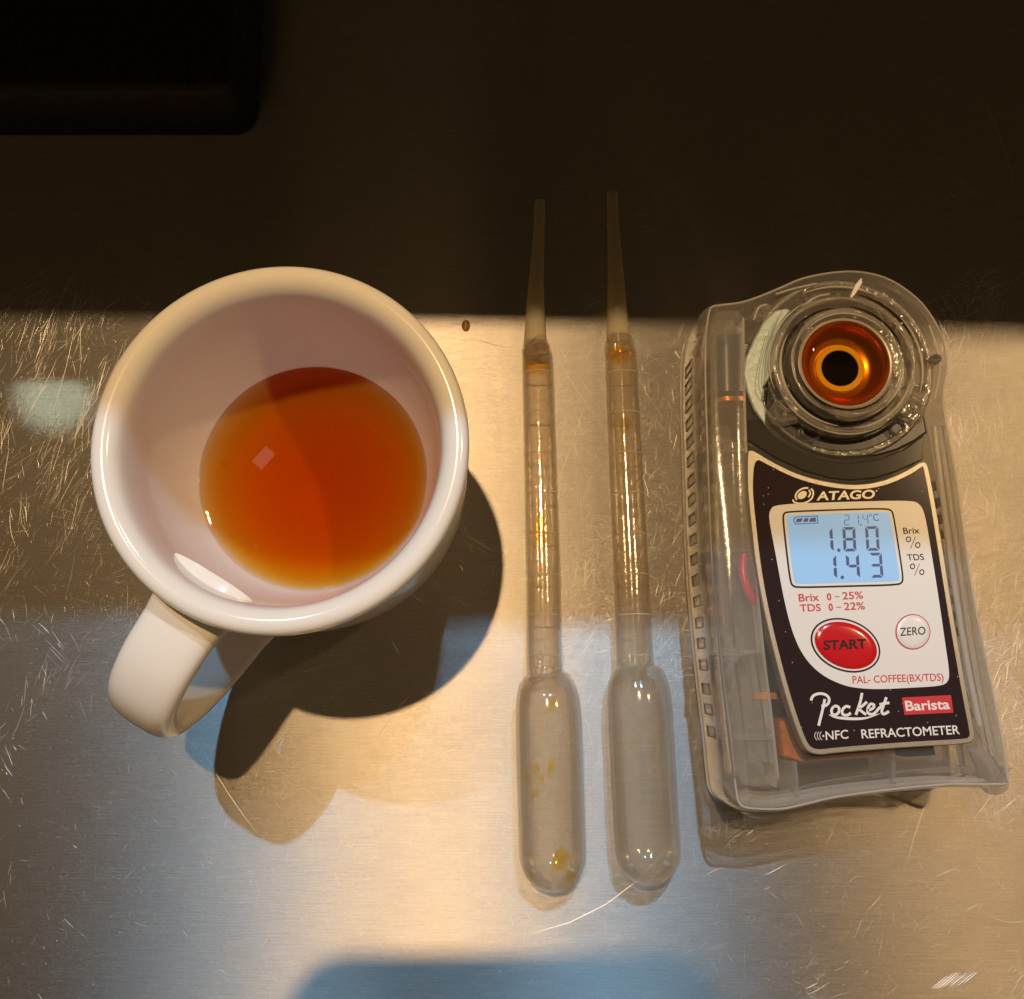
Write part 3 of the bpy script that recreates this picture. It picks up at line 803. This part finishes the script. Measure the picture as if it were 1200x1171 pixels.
def seg7(TL, TR, BL, segs, fn=c9, th=.17):
    """one seven segment figure in its cell"""
    tl, tr, bl = Vector((*TL, 0)), Vector((*TR, 0)), Vector((*BL, 0))
    def U(u, v):
        q = tl + (tr - tl) * u + (bl - tl) * v
        return P(*fn(q.x, q.y), ZD)
    g = .025; t = th; h = t * .5
    shp = {'a': [(g + .05, 0), (1 - g - .05, 0), (1 - t - g, h), (t + g, h)],
           'd': [(g + .05, 1), (1 - g - .05, 1), (1 - t - g, 1 - h), (t + g, 1 - h)],
           'g': [(.12, .5), (t + .06, .5 - h * .5), (1 - t - .06, .5 - h * .5), (.88, .5), (1 - t - .06, .5 + h * .5), (t + .06, .5 + h * .5)],
           'f': [(0, .03), (t, .03 + h), (t, .5 - h * .6), (t * .4, .485), (0, .45)],
           'e': [(0, .97), (t, .97 - h), (t, .5 + h * .6), (t * .4, .515), (0, .55)],
           'b': [(1, .03), (1 - t, .03 + h), (1 - t, .5 - h * .6), (1 - t * .4, .485), (1, .45)],
           'c': [(1, .97), (1 - t, .97 - h), (1 - t, .5 + h * .6), (1 - t * .4, .515), (1, .55)]}
    Vd, Fd = [], []
    for s in segs:
        o = len(Vd); Vd += [U(*p) for p in shp[s]]; Fd.append(tuple(range(o, len(Vd))))
    make("display_figure", Vd, Fd, M['lcd_seg'], disp)
def dot(fn, x, y, r, z, name, mat, parent):
    a = P(*fn(x, y), z); b = P(*fn(x + r, y), z)
    rr = (b - a).length
    V, F = [(a.x + rr * math.cos(2 * math.pi * i / 20), a.y + rr * math.sin(2 * math.pi * i / 20), z) for i in range(20)], [tuple(range(20))]
    return make(name, V, F, mat, parent)
seg7((325, 370), (412, 368), (338, 548), 'bc', th=.26); seg7((487, 366), (582, 364), (497, 546), 'abcdefg', th=.23); seg7((655, 360), (752, 358), (667, 541), 'abcdef', th=.22)
seg7((352, 572), (440, 570), (362, 750), 'bc', th=.26); seg7((512, 565), (608, 562), (524, 745), 'bcfg', th=.23); seg7((682, 556), (778, 554), (696, 740), 'abcdg', th=.22)
dot(c9, 461, 536, 13, ZD, "decimal_point", M['lcd_seg'], disp); dot(c9, 487, 737, 13, ZD, "decimal_point", M['lcd_seg'], disp)
seg7((497, 274), (538, 273), (503, 352), 'abged', th=.14); seg7((572, 272), (607, 271), (578, 350), 'bc', th=.16); seg7((636, 270), (676, 269), (642, 342), 'fgbc', th=.14)
dot(c9, 624, 348, 6, ZD, "decimal_point", M['lcd_seg'], disp)
V, F = text_data("°C", c9(690, 322), c9(760, 318), c9(684, 268), ZD); make("degree_sign", V, F, M['lcd_seg'], disp)
# battery gauge
def strokes(fn, lines, w, z, name, mat, parent, k=5, closed=False):
    parts = []
    for li, ln in enumerate(lines):
        pp = smooth_curve([tuple(P(*fn(*q), z)) for q in ln], k)
        parts.append(ribbon_data([(p.x, p.y) for p in pp], w, z + .0015 * li))
    Vd, Fd = join(*parts)
    return make(name, Vd, Fd, mat, parent)
zz = ZD
parts = []
for quad in ([(150, 303), (195, 299), (183, 328), (143, 330)], [(207, 300), (240, 298), (228, 327), (196, 328)], [(252, 297), (290, 294), (293, 325), (238, 327)],
             [(135, 288), (303, 280), (304, 286), (136, 294)], [(300, 282), (306, 282), (309, 336), (303, 336)], [(136, 340), (309, 333), (309, 338), (137, 346)], [(135, 290), (141, 290), (139, 304), (130, 302)], [(133, 330), (139, 328), (142, 345), (136, 346)], [(124, 302), (131, 302), (133, 330), (127, 330)]):
    parts.append(([P(*c9(*q), zz) for q in quad], [(0, 1, 2, 3)]))
V, F = join(*parts); make("battery_gauge", V, F, M['lcd_seg'], disp)

ZW = ZT + .019
def letter(body, fn, BL, BR, TL, mat, bold=0.0, z=ZW, parent=face, shear=0.0, name="lettering"):
    V, F = text_data(body, fn(*BL), fn(*BR), fn(*TL), z, bold, shear)
    return make(name, V, F, mat, parent)
letter("ATAGO", c9, (295, 170), (725, 155), (303, 102), M['letter_silver'], .028)
dot(c9, 740, 97, 6, ZW, "registered_mark", M['letter_silver'], face)
letter("Brix", c9, (942, 416), (1060, 411), (935, 370), M['ink'], .004); letter("TDS", c9, (972, 613), (1096, 608), (962, 567), M['ink'], .004)
def percent(x, y):
    parts = []
    for cx, cy in ((x, y), (x + 69, y + 43)):
        pts = [P(*c9(cx + 16 * math.cos(a), cy + 18 * math.sin(a)), ZW) for a in [2 * math.pi * i / 20 for i in range(21)]]
        parts.append(ribbon_data([(p.x, p.y) for p in pts], .018, ZW))
    a, b = P(*c9(x + 52, y - 20), ZW), P(*c9(x + 15, y + 68), ZW)
    parts.append(ribbon_data([(a.x, a.y), (b.x, b.y)], .010, ZW))
    V, F = join(*parts); make("percent_sign", V, F, M['ink'], face)
percent(977, 455); percent(1007, 655)
letter("Brix", c9, (167, 917), (318, 910), (161, 860), M['red_print'], .012); letter("0", c9, (376, 908), (409, 907), (370, 854), M['red_print'], .03)
letter("~", c9, (432, 886), (468, 884), (430, 876), M['red_print'], .012); letter("25%", c9, (490, 902), (643, 895), (484, 846), M['red_print'], .012)
letter("TDS", c9, (176, 992), (330, 987), (170, 937), M['red_print'], .012); letter("0", c9, (388, 986), (421, 985), (382, 930), M['red_print'], .03)
letter("~", c9, (444, 964), (480, 962), (442, 954), M['red_print'], .012); letter("22%", c9, (502, 981), (656, 975), (496, 924), M['red_print'], .012)
# START button
def ellipse_px(cx, cy, a, b, ang, z, n=64, fn=c6):
    t = R(ang)
    return [tuple(P(*fn(cx + a * math.cos(q) * math.cos(t) - b * math.sin(q) * math.sin(t), cy + a * math.cos(q) * math.sin(t) + b * math.sin(q) * math.cos(t)), z))[:2] for q in [2 * math.pi * i / n for i in range(n)]]
e = ellipse_px(382, 692, 124, 88, 22, ZT)
V, F = loft_data(e, [(ZT, 0), (ZT + .018, 0)], bottom=False)
sb = make("start_button", V, F, M['ink'], rf)
V, F = loft_data(offset_poly(e, .035), [(ZT, 0), (ZT + .024, 0)], bottom=False)
make("button_margin", V, F, M['white'], sb)
V, F = loft_data(offset_poly(e, .075), [(ZT + .01, 0), (ZT + .045, 0), (ZT + .062, .03), (ZT + .075, .12), (ZT + .078, .25)], bottom=False)
make("button_dome", V, F, M['red_dome'], sb, 60)
letter("START", c6, (309, 709), (456, 703), (307, 675), M['ink'], .03, z=ZT + .084, parent=sb)
e = ellipse_px(613, 646, 60, 61, 0, ZT)
V, F = loft_data(e, [(ZT, 0), (ZT + .018, 0)], bottom=False)
zb = make("zero_button", V, F, M['red_print'], rf)
V, F = loft_data(offset_poly(e, .022), [(ZT, 0), (ZT + .03, 0), (ZT + .045, .03), (ZT + .05, .1)], bottom=False)
make("button_dome", V, F, M['white'], zb, 60)
letter("ZERO", c6, (571, 660), (658, 655), (570, 632), M['ink'], .004, z=ZT + .056, parent=zb)
letter("PAL- COFFEE(BX/TDS)", c10, (416, 125), (972, 108), (411, 64), M['red_print'], .004)
# Barista flag
V, F = loft_data(poly(c10, [(713, 196), (1012, 181), (1027, 288), (728, 302)], ZT), [(ZT, 0), (ZT + .016, 0)], bottom=False)
fl = make("red_flag", V, F, M['red_print'], face)
letter("Barista", c10, (740, 279), (1010, 267), (731, 217), M['letter_white'], .022)
letter("NFC", c10, (250, 457), (388, 447), (246, 402), M['letter_white'], .01)
letter("REFRACTOMETER", c10, (470, 447), (1070, 420), (463, 391), M['letter_white'], .012)
for x0 in (184, 200, 215):
    strokes(c10, [[(x0 + 8, 405), (x0 - 2, 420), (x0 - 1, 440), (x0 + 11, 456)]], .011, ZW, "radio_wave", M['letter_white'], face)
dot(c10, 234, 431, 6, ZW, "radio_dot", M['letter_white'], face)
# script word Pocket with its swoosh
strokes(c10, [[(158, 214), (172, 186), (208, 172), (246, 178), (268, 200), (266, 228), (246, 246), (222, 248)], [(243, 205), (234, 250), (222, 300), (205, 368)],
              [(296, 252), (284, 272), (288, 296), (306, 302), (326, 288), (330, 262), (314, 248), (296, 252)], [(398, 256), (372, 250), (350, 272), (352, 298), (378, 304), (402, 290)],
              [(470, 168), (458, 225), (432, 302)], [(500, 222), (468, 250), (448, 262), (470, 282), (495, 300)], [(505, 275), (535, 262), (543, 242), (522, 236), (505, 262), (508, 292), (535, 298), (556, 282)],
              [(618, 194), (604, 235), (590, 280), (602, 297), (634, 280)], [(576, 240), (604, 232), (636, 228)], [(556, 282), (572, 262), (590, 250)]], .052, ZW + .004, "script_lettering", M['letter_white'], face)
sw = smooth_curve([(268, 300, 0), (300, 314, 0), (350, 322, 0), (430, 326, 0), (500, 320, 0), (580, 294, 0)], 5)
pp = [P(*c10(q.x, q.y), ZW) for q in sw]
V, F = ribbon_data([(p.x, p.y) for p in pp], [.05 * math.sin(math.pi * (i + .6) / (len(pp) + .2)) + .004 for i in range(len(pp))], ZW)
make("swoosh", V, F, M['letter_white'], face)
# maker's mark: open swirl with a filled eye
strokes(c9, [[(255, 80), (272, 105), (262, 150), (225, 180), (175, 190), (130, 180), (122, 160)], [(150, 165), (140, 135), (160, 100), (200, 78), (235, 76)], [(238, 90), (250, 115), (235, 145)]], .034, ZW, "logo_swirl", M['letter_silver'], face)
e = ellipse_px(190, 128, 38, 26, -35, ZW, 28, c9)
V, F = [(x, y, ZW) for x, y in e], [tuple(range(28))]
make("logo_eye", V, F, M['letter_silver'], face)

# sample stage ------------------------------------------------------
rc = P(989.5, 427, 2.9)
V, F = loft_data(poly(c5, [(375, 480), (370, 600), (400, 670), (460, 725), (540, 765), (620, 792), (710, 805), (800, 798), (880, 775), (950, 740), (998, 705), (985, 640), (930, 620), (820, 650), (700, 660), (580, 640), (480, 580), (425, 500)], 2.3), [(1.7, .04), (1.75, 0), (2.6, 0), (2.645, .05)])
mt = make("prism_mount", V, F, M['black'], rf, 30)
V, F = loft_data(poly(c5, [(470, 204), (430, 212), (385, 255), (345, 325), (312, 400), (303, 460), (318, 530), (345, 600), (390, 660), (392, 600), (378, 560), (385, 510), (430, 440), (440, 330), (455, 260), (490, 210)], 2.73), [(2.63, .02), (2.70, 0), (2.73, .03)])
fp = make("grey_foil", V, F, M['bluegrey'], rf, 30)
V, F = loft_data(poly(c5, [(480, 205), (445, 250), (425, 330), (430, 420), (470, 520), (560, 600), (640, 620), (600, 500), (560, 400), (520, 300), (520, 215)], 2.3), [(1.9, 0), (2.28, 0)])
make("mount_side", V, F, M['black'], rf, 30)
for k in range(5):
    strokes(c5, [[(455 - 16 * k, 215 + 24 * k), (420 - 16 * k, 300 + 40 * k), (400 - 12 * k, 420 + 28 * k), (382, 520 + 14 * k)]], .02, 2.736, "foil_crease", M['crease'], fp)
V, F = loft_data(poly(c5, [(304, 342), (342, 342), (335, 390), (322, 430), (303, 445)], 2.2), [(2.0, 0), (2.2, 0)])
bl = make("blue_label", V, F, M['blue'], rf)
V, F = text_data("820", c5(308, 400), c5(308, 345), c5(326, 400), 2.21, .01); make("label_figures", V, F, M['letter_white'], bl)
V, F = loft_data(poly(c5, [(700, 735), (880, 728), (880, 770), (700, 778)], 2.34), [(2.3, 0), (2.34, 0)])
rs = make("ribbed_strip", V, F, M['smoke'], rf)
for i in range(12):
    a, b = P(*c5(712 + i * 14, 742), 2.38), P(*c5(706 + i * 14, 772), 2.38)
    V, F = tube_data([a, b], .022, 8); make("strip_rib", V, F, M['orange'] if i % 2 else M['gold'], rs, 60)
V, F = loft_data(poly(c5, [(318, 640), (318, 725), (345, 742), (430, 795), (540, 845), (640, 872), (720, 880), (810, 872), (900, 845), (1000, 800), (1006, 700), (930, 755), (830, 795), (710, 812), (600, 795), (500, 755), (420, 705), (370, 640)], 2.6), [(2.45, 0), (2.62, 0), (2.66, .03)])
make("smoked_bezel", V, F, M['smoke'], rf, 30)
# head moulding: stepped clear rings
V, F = lathe_data([(1.93, 2.3), (1.93, 2.62), (1.88, 2.7), (1.78, 2.7), (1.74, 2.62), (1.74, 2.4)], rc, 96)
make("outer_ring", V, F, M['clear2'], rf, 35)
V, F = lathe_data([(1.50, 2.35), (1.50, 2.82), (1.45, 2.9), (1.38, 2.92), (1.33, 2.86), (1.30, 2.72), (1.22, 2.70), (1.18, 2.8), (1.14, 2.98), (1.06, 3.04), (.98, 3.02), (.94, 2.96)], rc, 96)
make("stage_ring", V, F, M['clear2'], rf, 35)
V, F = lathe_data([(1.36, 2.4), (1.30, 2.5), (1.1, 2.5), (1.0, 2.7)], rc, 96)
make("inner_ring", V, F, M['clear2'], rf, 35)
for rr_, zz_, w_ in ((1.10, 3.035, .04), (1.42, 2.915, .045), (1.84, 2.69, .03)):  # highlights of the clear ring, modelled as thin bright hoops
    ring = [Vector((rc.x + rr_ * math.cos(2 * math.pi * i / 96), rc.y + rr_ * math.sin(2 * math.pi * i / 96), zz_)) for i in range(97)]
    V, F = tube_data(ring, [w_ * (1 + .45 * math.sin(3 * a_ * math.pi / 48 + rr_ * 9) * math.sin(5 * a_ * math.pi / 48)) for a_ in range(97)], 10, cap=False)
    make("ring_highlight", V, F, M['frost2'], rf, 60)
V, F = lathe_data([(.96, 2.9), (.955, 2.985), (.93, 3.0), (.905, 2.99), (.895, 2.94)], rc, 96)
well = make("well_rim", V, F, M['ringmetal'], rf, 50)
wl = [(.90, 2.96), (.86, 2.86), (.78, 2.74), (.66, 2.63), (.54, 2.585), (.50, 2.58)]
V, F = lathe_data([(p.x, p.y) for p in smooth_curve([(a, b, 0) for a, b in wl], 4)], rc, 96)
make("sample_well", V, F, M['dish'], rf, 60)
V, F = lathe_data([(.51, 2.58), (.50, 2.63), (.39, 2.63), (.375, 2.60)], rc, 96); make("seal_ring", V, F, M['gold'], rf, 40)
V, F = loft_data([(rc.x + .385 * math.cos(2 * math.pi * i / 64), rc.y + .385 * math.sin(2 * math.pi * i / 64)) for i in range(64)], [(2.5, 0), (2.615, 0), (2.62, .005)]); make("prism", V, F, M['prism'], rf)
V, F = lathe_data([(0, 2.80), (.6, 2.80), (.78, 2.805), (.835, 2.83), (.86, 2.80), (.80, 2.74), (.67, 2.61), (.54, 2.56), (.3, 2.55), (0, 2.55)], rc, 96)
cs = make("coffee_sample", V, F, M['stage_coffee'], None, 40)
cs['label'] = "small pool of dark coffee over the black prism in the refractometer's round well"; cs['category'] = "coffee sample"
# glints and shade of the clear ring, laid on as short pale and dark arcs
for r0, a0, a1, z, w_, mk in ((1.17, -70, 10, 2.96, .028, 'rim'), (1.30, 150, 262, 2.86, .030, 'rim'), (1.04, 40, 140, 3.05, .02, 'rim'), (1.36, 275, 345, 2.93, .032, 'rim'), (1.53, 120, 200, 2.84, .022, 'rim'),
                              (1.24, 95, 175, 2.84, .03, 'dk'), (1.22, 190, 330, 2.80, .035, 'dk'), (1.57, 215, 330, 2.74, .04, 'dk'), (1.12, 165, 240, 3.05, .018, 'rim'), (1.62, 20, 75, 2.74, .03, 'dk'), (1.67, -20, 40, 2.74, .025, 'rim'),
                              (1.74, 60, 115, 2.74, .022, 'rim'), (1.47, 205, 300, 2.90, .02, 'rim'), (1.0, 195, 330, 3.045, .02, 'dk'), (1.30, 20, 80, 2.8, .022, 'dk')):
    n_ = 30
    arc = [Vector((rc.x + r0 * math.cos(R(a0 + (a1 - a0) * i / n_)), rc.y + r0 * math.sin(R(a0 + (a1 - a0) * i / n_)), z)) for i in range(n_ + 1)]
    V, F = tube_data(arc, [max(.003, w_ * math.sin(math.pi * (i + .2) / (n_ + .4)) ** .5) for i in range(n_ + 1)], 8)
    make("ring_glint_shade", V, F, M['rim'] if mk == 'rim' else M['ring_shade'], rf, 60)
# lugs and pegs on the head
def lug(x, y, w, h, ang, z0=2.3, z1=2.86):
    c = P(*c5(x, y), z1); t = R(ang)
    o = [(-w, -h * .6), (-w * .6, -h), (w * .6, -h), (w, -h * .5), (w * .9, h * .6), (w * .4, h), (-w * .5, h * .9), (-w, h * .4)]
    o = [(c.x + a * math.cos(t) - b * math.sin(t), c.y + a * math.sin(t) + b * math.cos(t)) for a, b in o]
    V, F = loft_data(o, [(z0, 0), (z1 - .08, 0), (z1, .07), (z1 - .06, .12)])
    l = make("lug", V, F, M['frost2'], rf)
    for k in range(3):
        a = t + k * 2.1
        V, F = tube_data([Vector((c.x, c.y, z1 + .01)), Vector((c.x + .2 * math.cos(a), c.y + .2 * math.sin(a), z1 - .02))], .045, 8)
        make("lug_web", V, F, M['clear2'], l)
lug(470, 605, .30, .28, 10); lug(965, 600, .28, .27, -25); lug(380, 215, .2, .16, 40, z1=2.7)
for x, y, r in ((568, 165, .14), (661, 162, .13), (756, 172, .16), (570, 680, .24), (912, 668, .20), (980, 365, .15), (535, 268, .06), (808, 265, .06), (1060, 400, .10), (590, 580, .05), (855, 578, .05), (900, 290, .12)):
    z = 2.75 if r > .1 else 3.02
    c = P(*c5(x, y), z)
    V, F = lathe_data([(r, 2.3), (r, z - .02), (r * .9, z), (r * .72, z - .01), (r * .68, z - .14), (0, z - .14)], c, 24)
    make("head_peg", V, F, M['clear2'], rf, 40)
# thin webs between the rings
for a in (20, 38, 62, 75, 112, 135, 150, 168, 195, 345, 5, 320, 300):
    t = R(a)
    p = Vector((rc.x + 1.42 * math.cos(t), rc.y + 1.42 * math.sin(t), 2.6)); q = Vector((rc.x + 1.86 * math.cos(t + .05), rc.y + 1.86 * math.sin(t + .05), 2.55))
    d = (q - p).normalized(); s = Vector((-d.y, d.x, 0)) * .03
    V, F = loft_data([((p + s).x, (p + s).y), ((q + s).x, (q + s).y), ((q - s).x, (q - s).y), ((p - s).x, (p - s).y)], [(2.2, 0), (2.66, 0), (2.7, .01)])
    make("head_web", V, F, M['clear2'], rf)
for ln in ([(940, 340), (965, 375), (975, 430), (972, 480)], [(870, 250), (905, 268), (925, 262)], [(895, 300), (905, 270), (895, 245)], [(430, 150), (500, 128), (590, 108)], [(1030, 270), (1060, 360), (1072, 440), (1050, 560)],
           [(345, 250), (362, 205), (395, 190)], [(530, 200), (590, 160), (640, 150)], [(800, 190), (835, 225), (850, 270)], [(950, 480), (925, 560), (870, 610)], [(1030, 410), (1065, 405), (1080, 430)]):
    V, F = tube_data(smooth_curve([P(*c5(x, y), 2.78) for x, y in ln], 6), .022, 8)  # highlights on the head, drawn as pale strokes
    make("highlight_line", V, F, M['rim'], rf, 60)
# white sliver on the top rib
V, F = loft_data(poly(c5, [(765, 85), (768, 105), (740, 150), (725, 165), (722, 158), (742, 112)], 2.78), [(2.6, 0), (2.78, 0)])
make("white_sliver", V, F, M['letter_white'], rf)

# ------------------------------------------------------------------ speck on the steel
c = P(546, 382, 0)
V, F = lathe_data([(.115, .002), (.112, .03), (.09, .06), (.05, .078), (0, .084)], c, 24, sx=.85, sy=1.25)
w = make("water_droplet", V, F, M['droplet'], None, 80)
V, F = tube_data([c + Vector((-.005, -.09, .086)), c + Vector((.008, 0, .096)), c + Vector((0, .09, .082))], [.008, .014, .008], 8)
make("painted_glint", V, F, M['gold'], w, 60)  # the droplet's glint, modelled as a gold sliver
w['label'] = "tiny dark oval droplet with a glint put on as a bright line, alone on the steel between cup and pipettes"; w['category'] = "droplet"
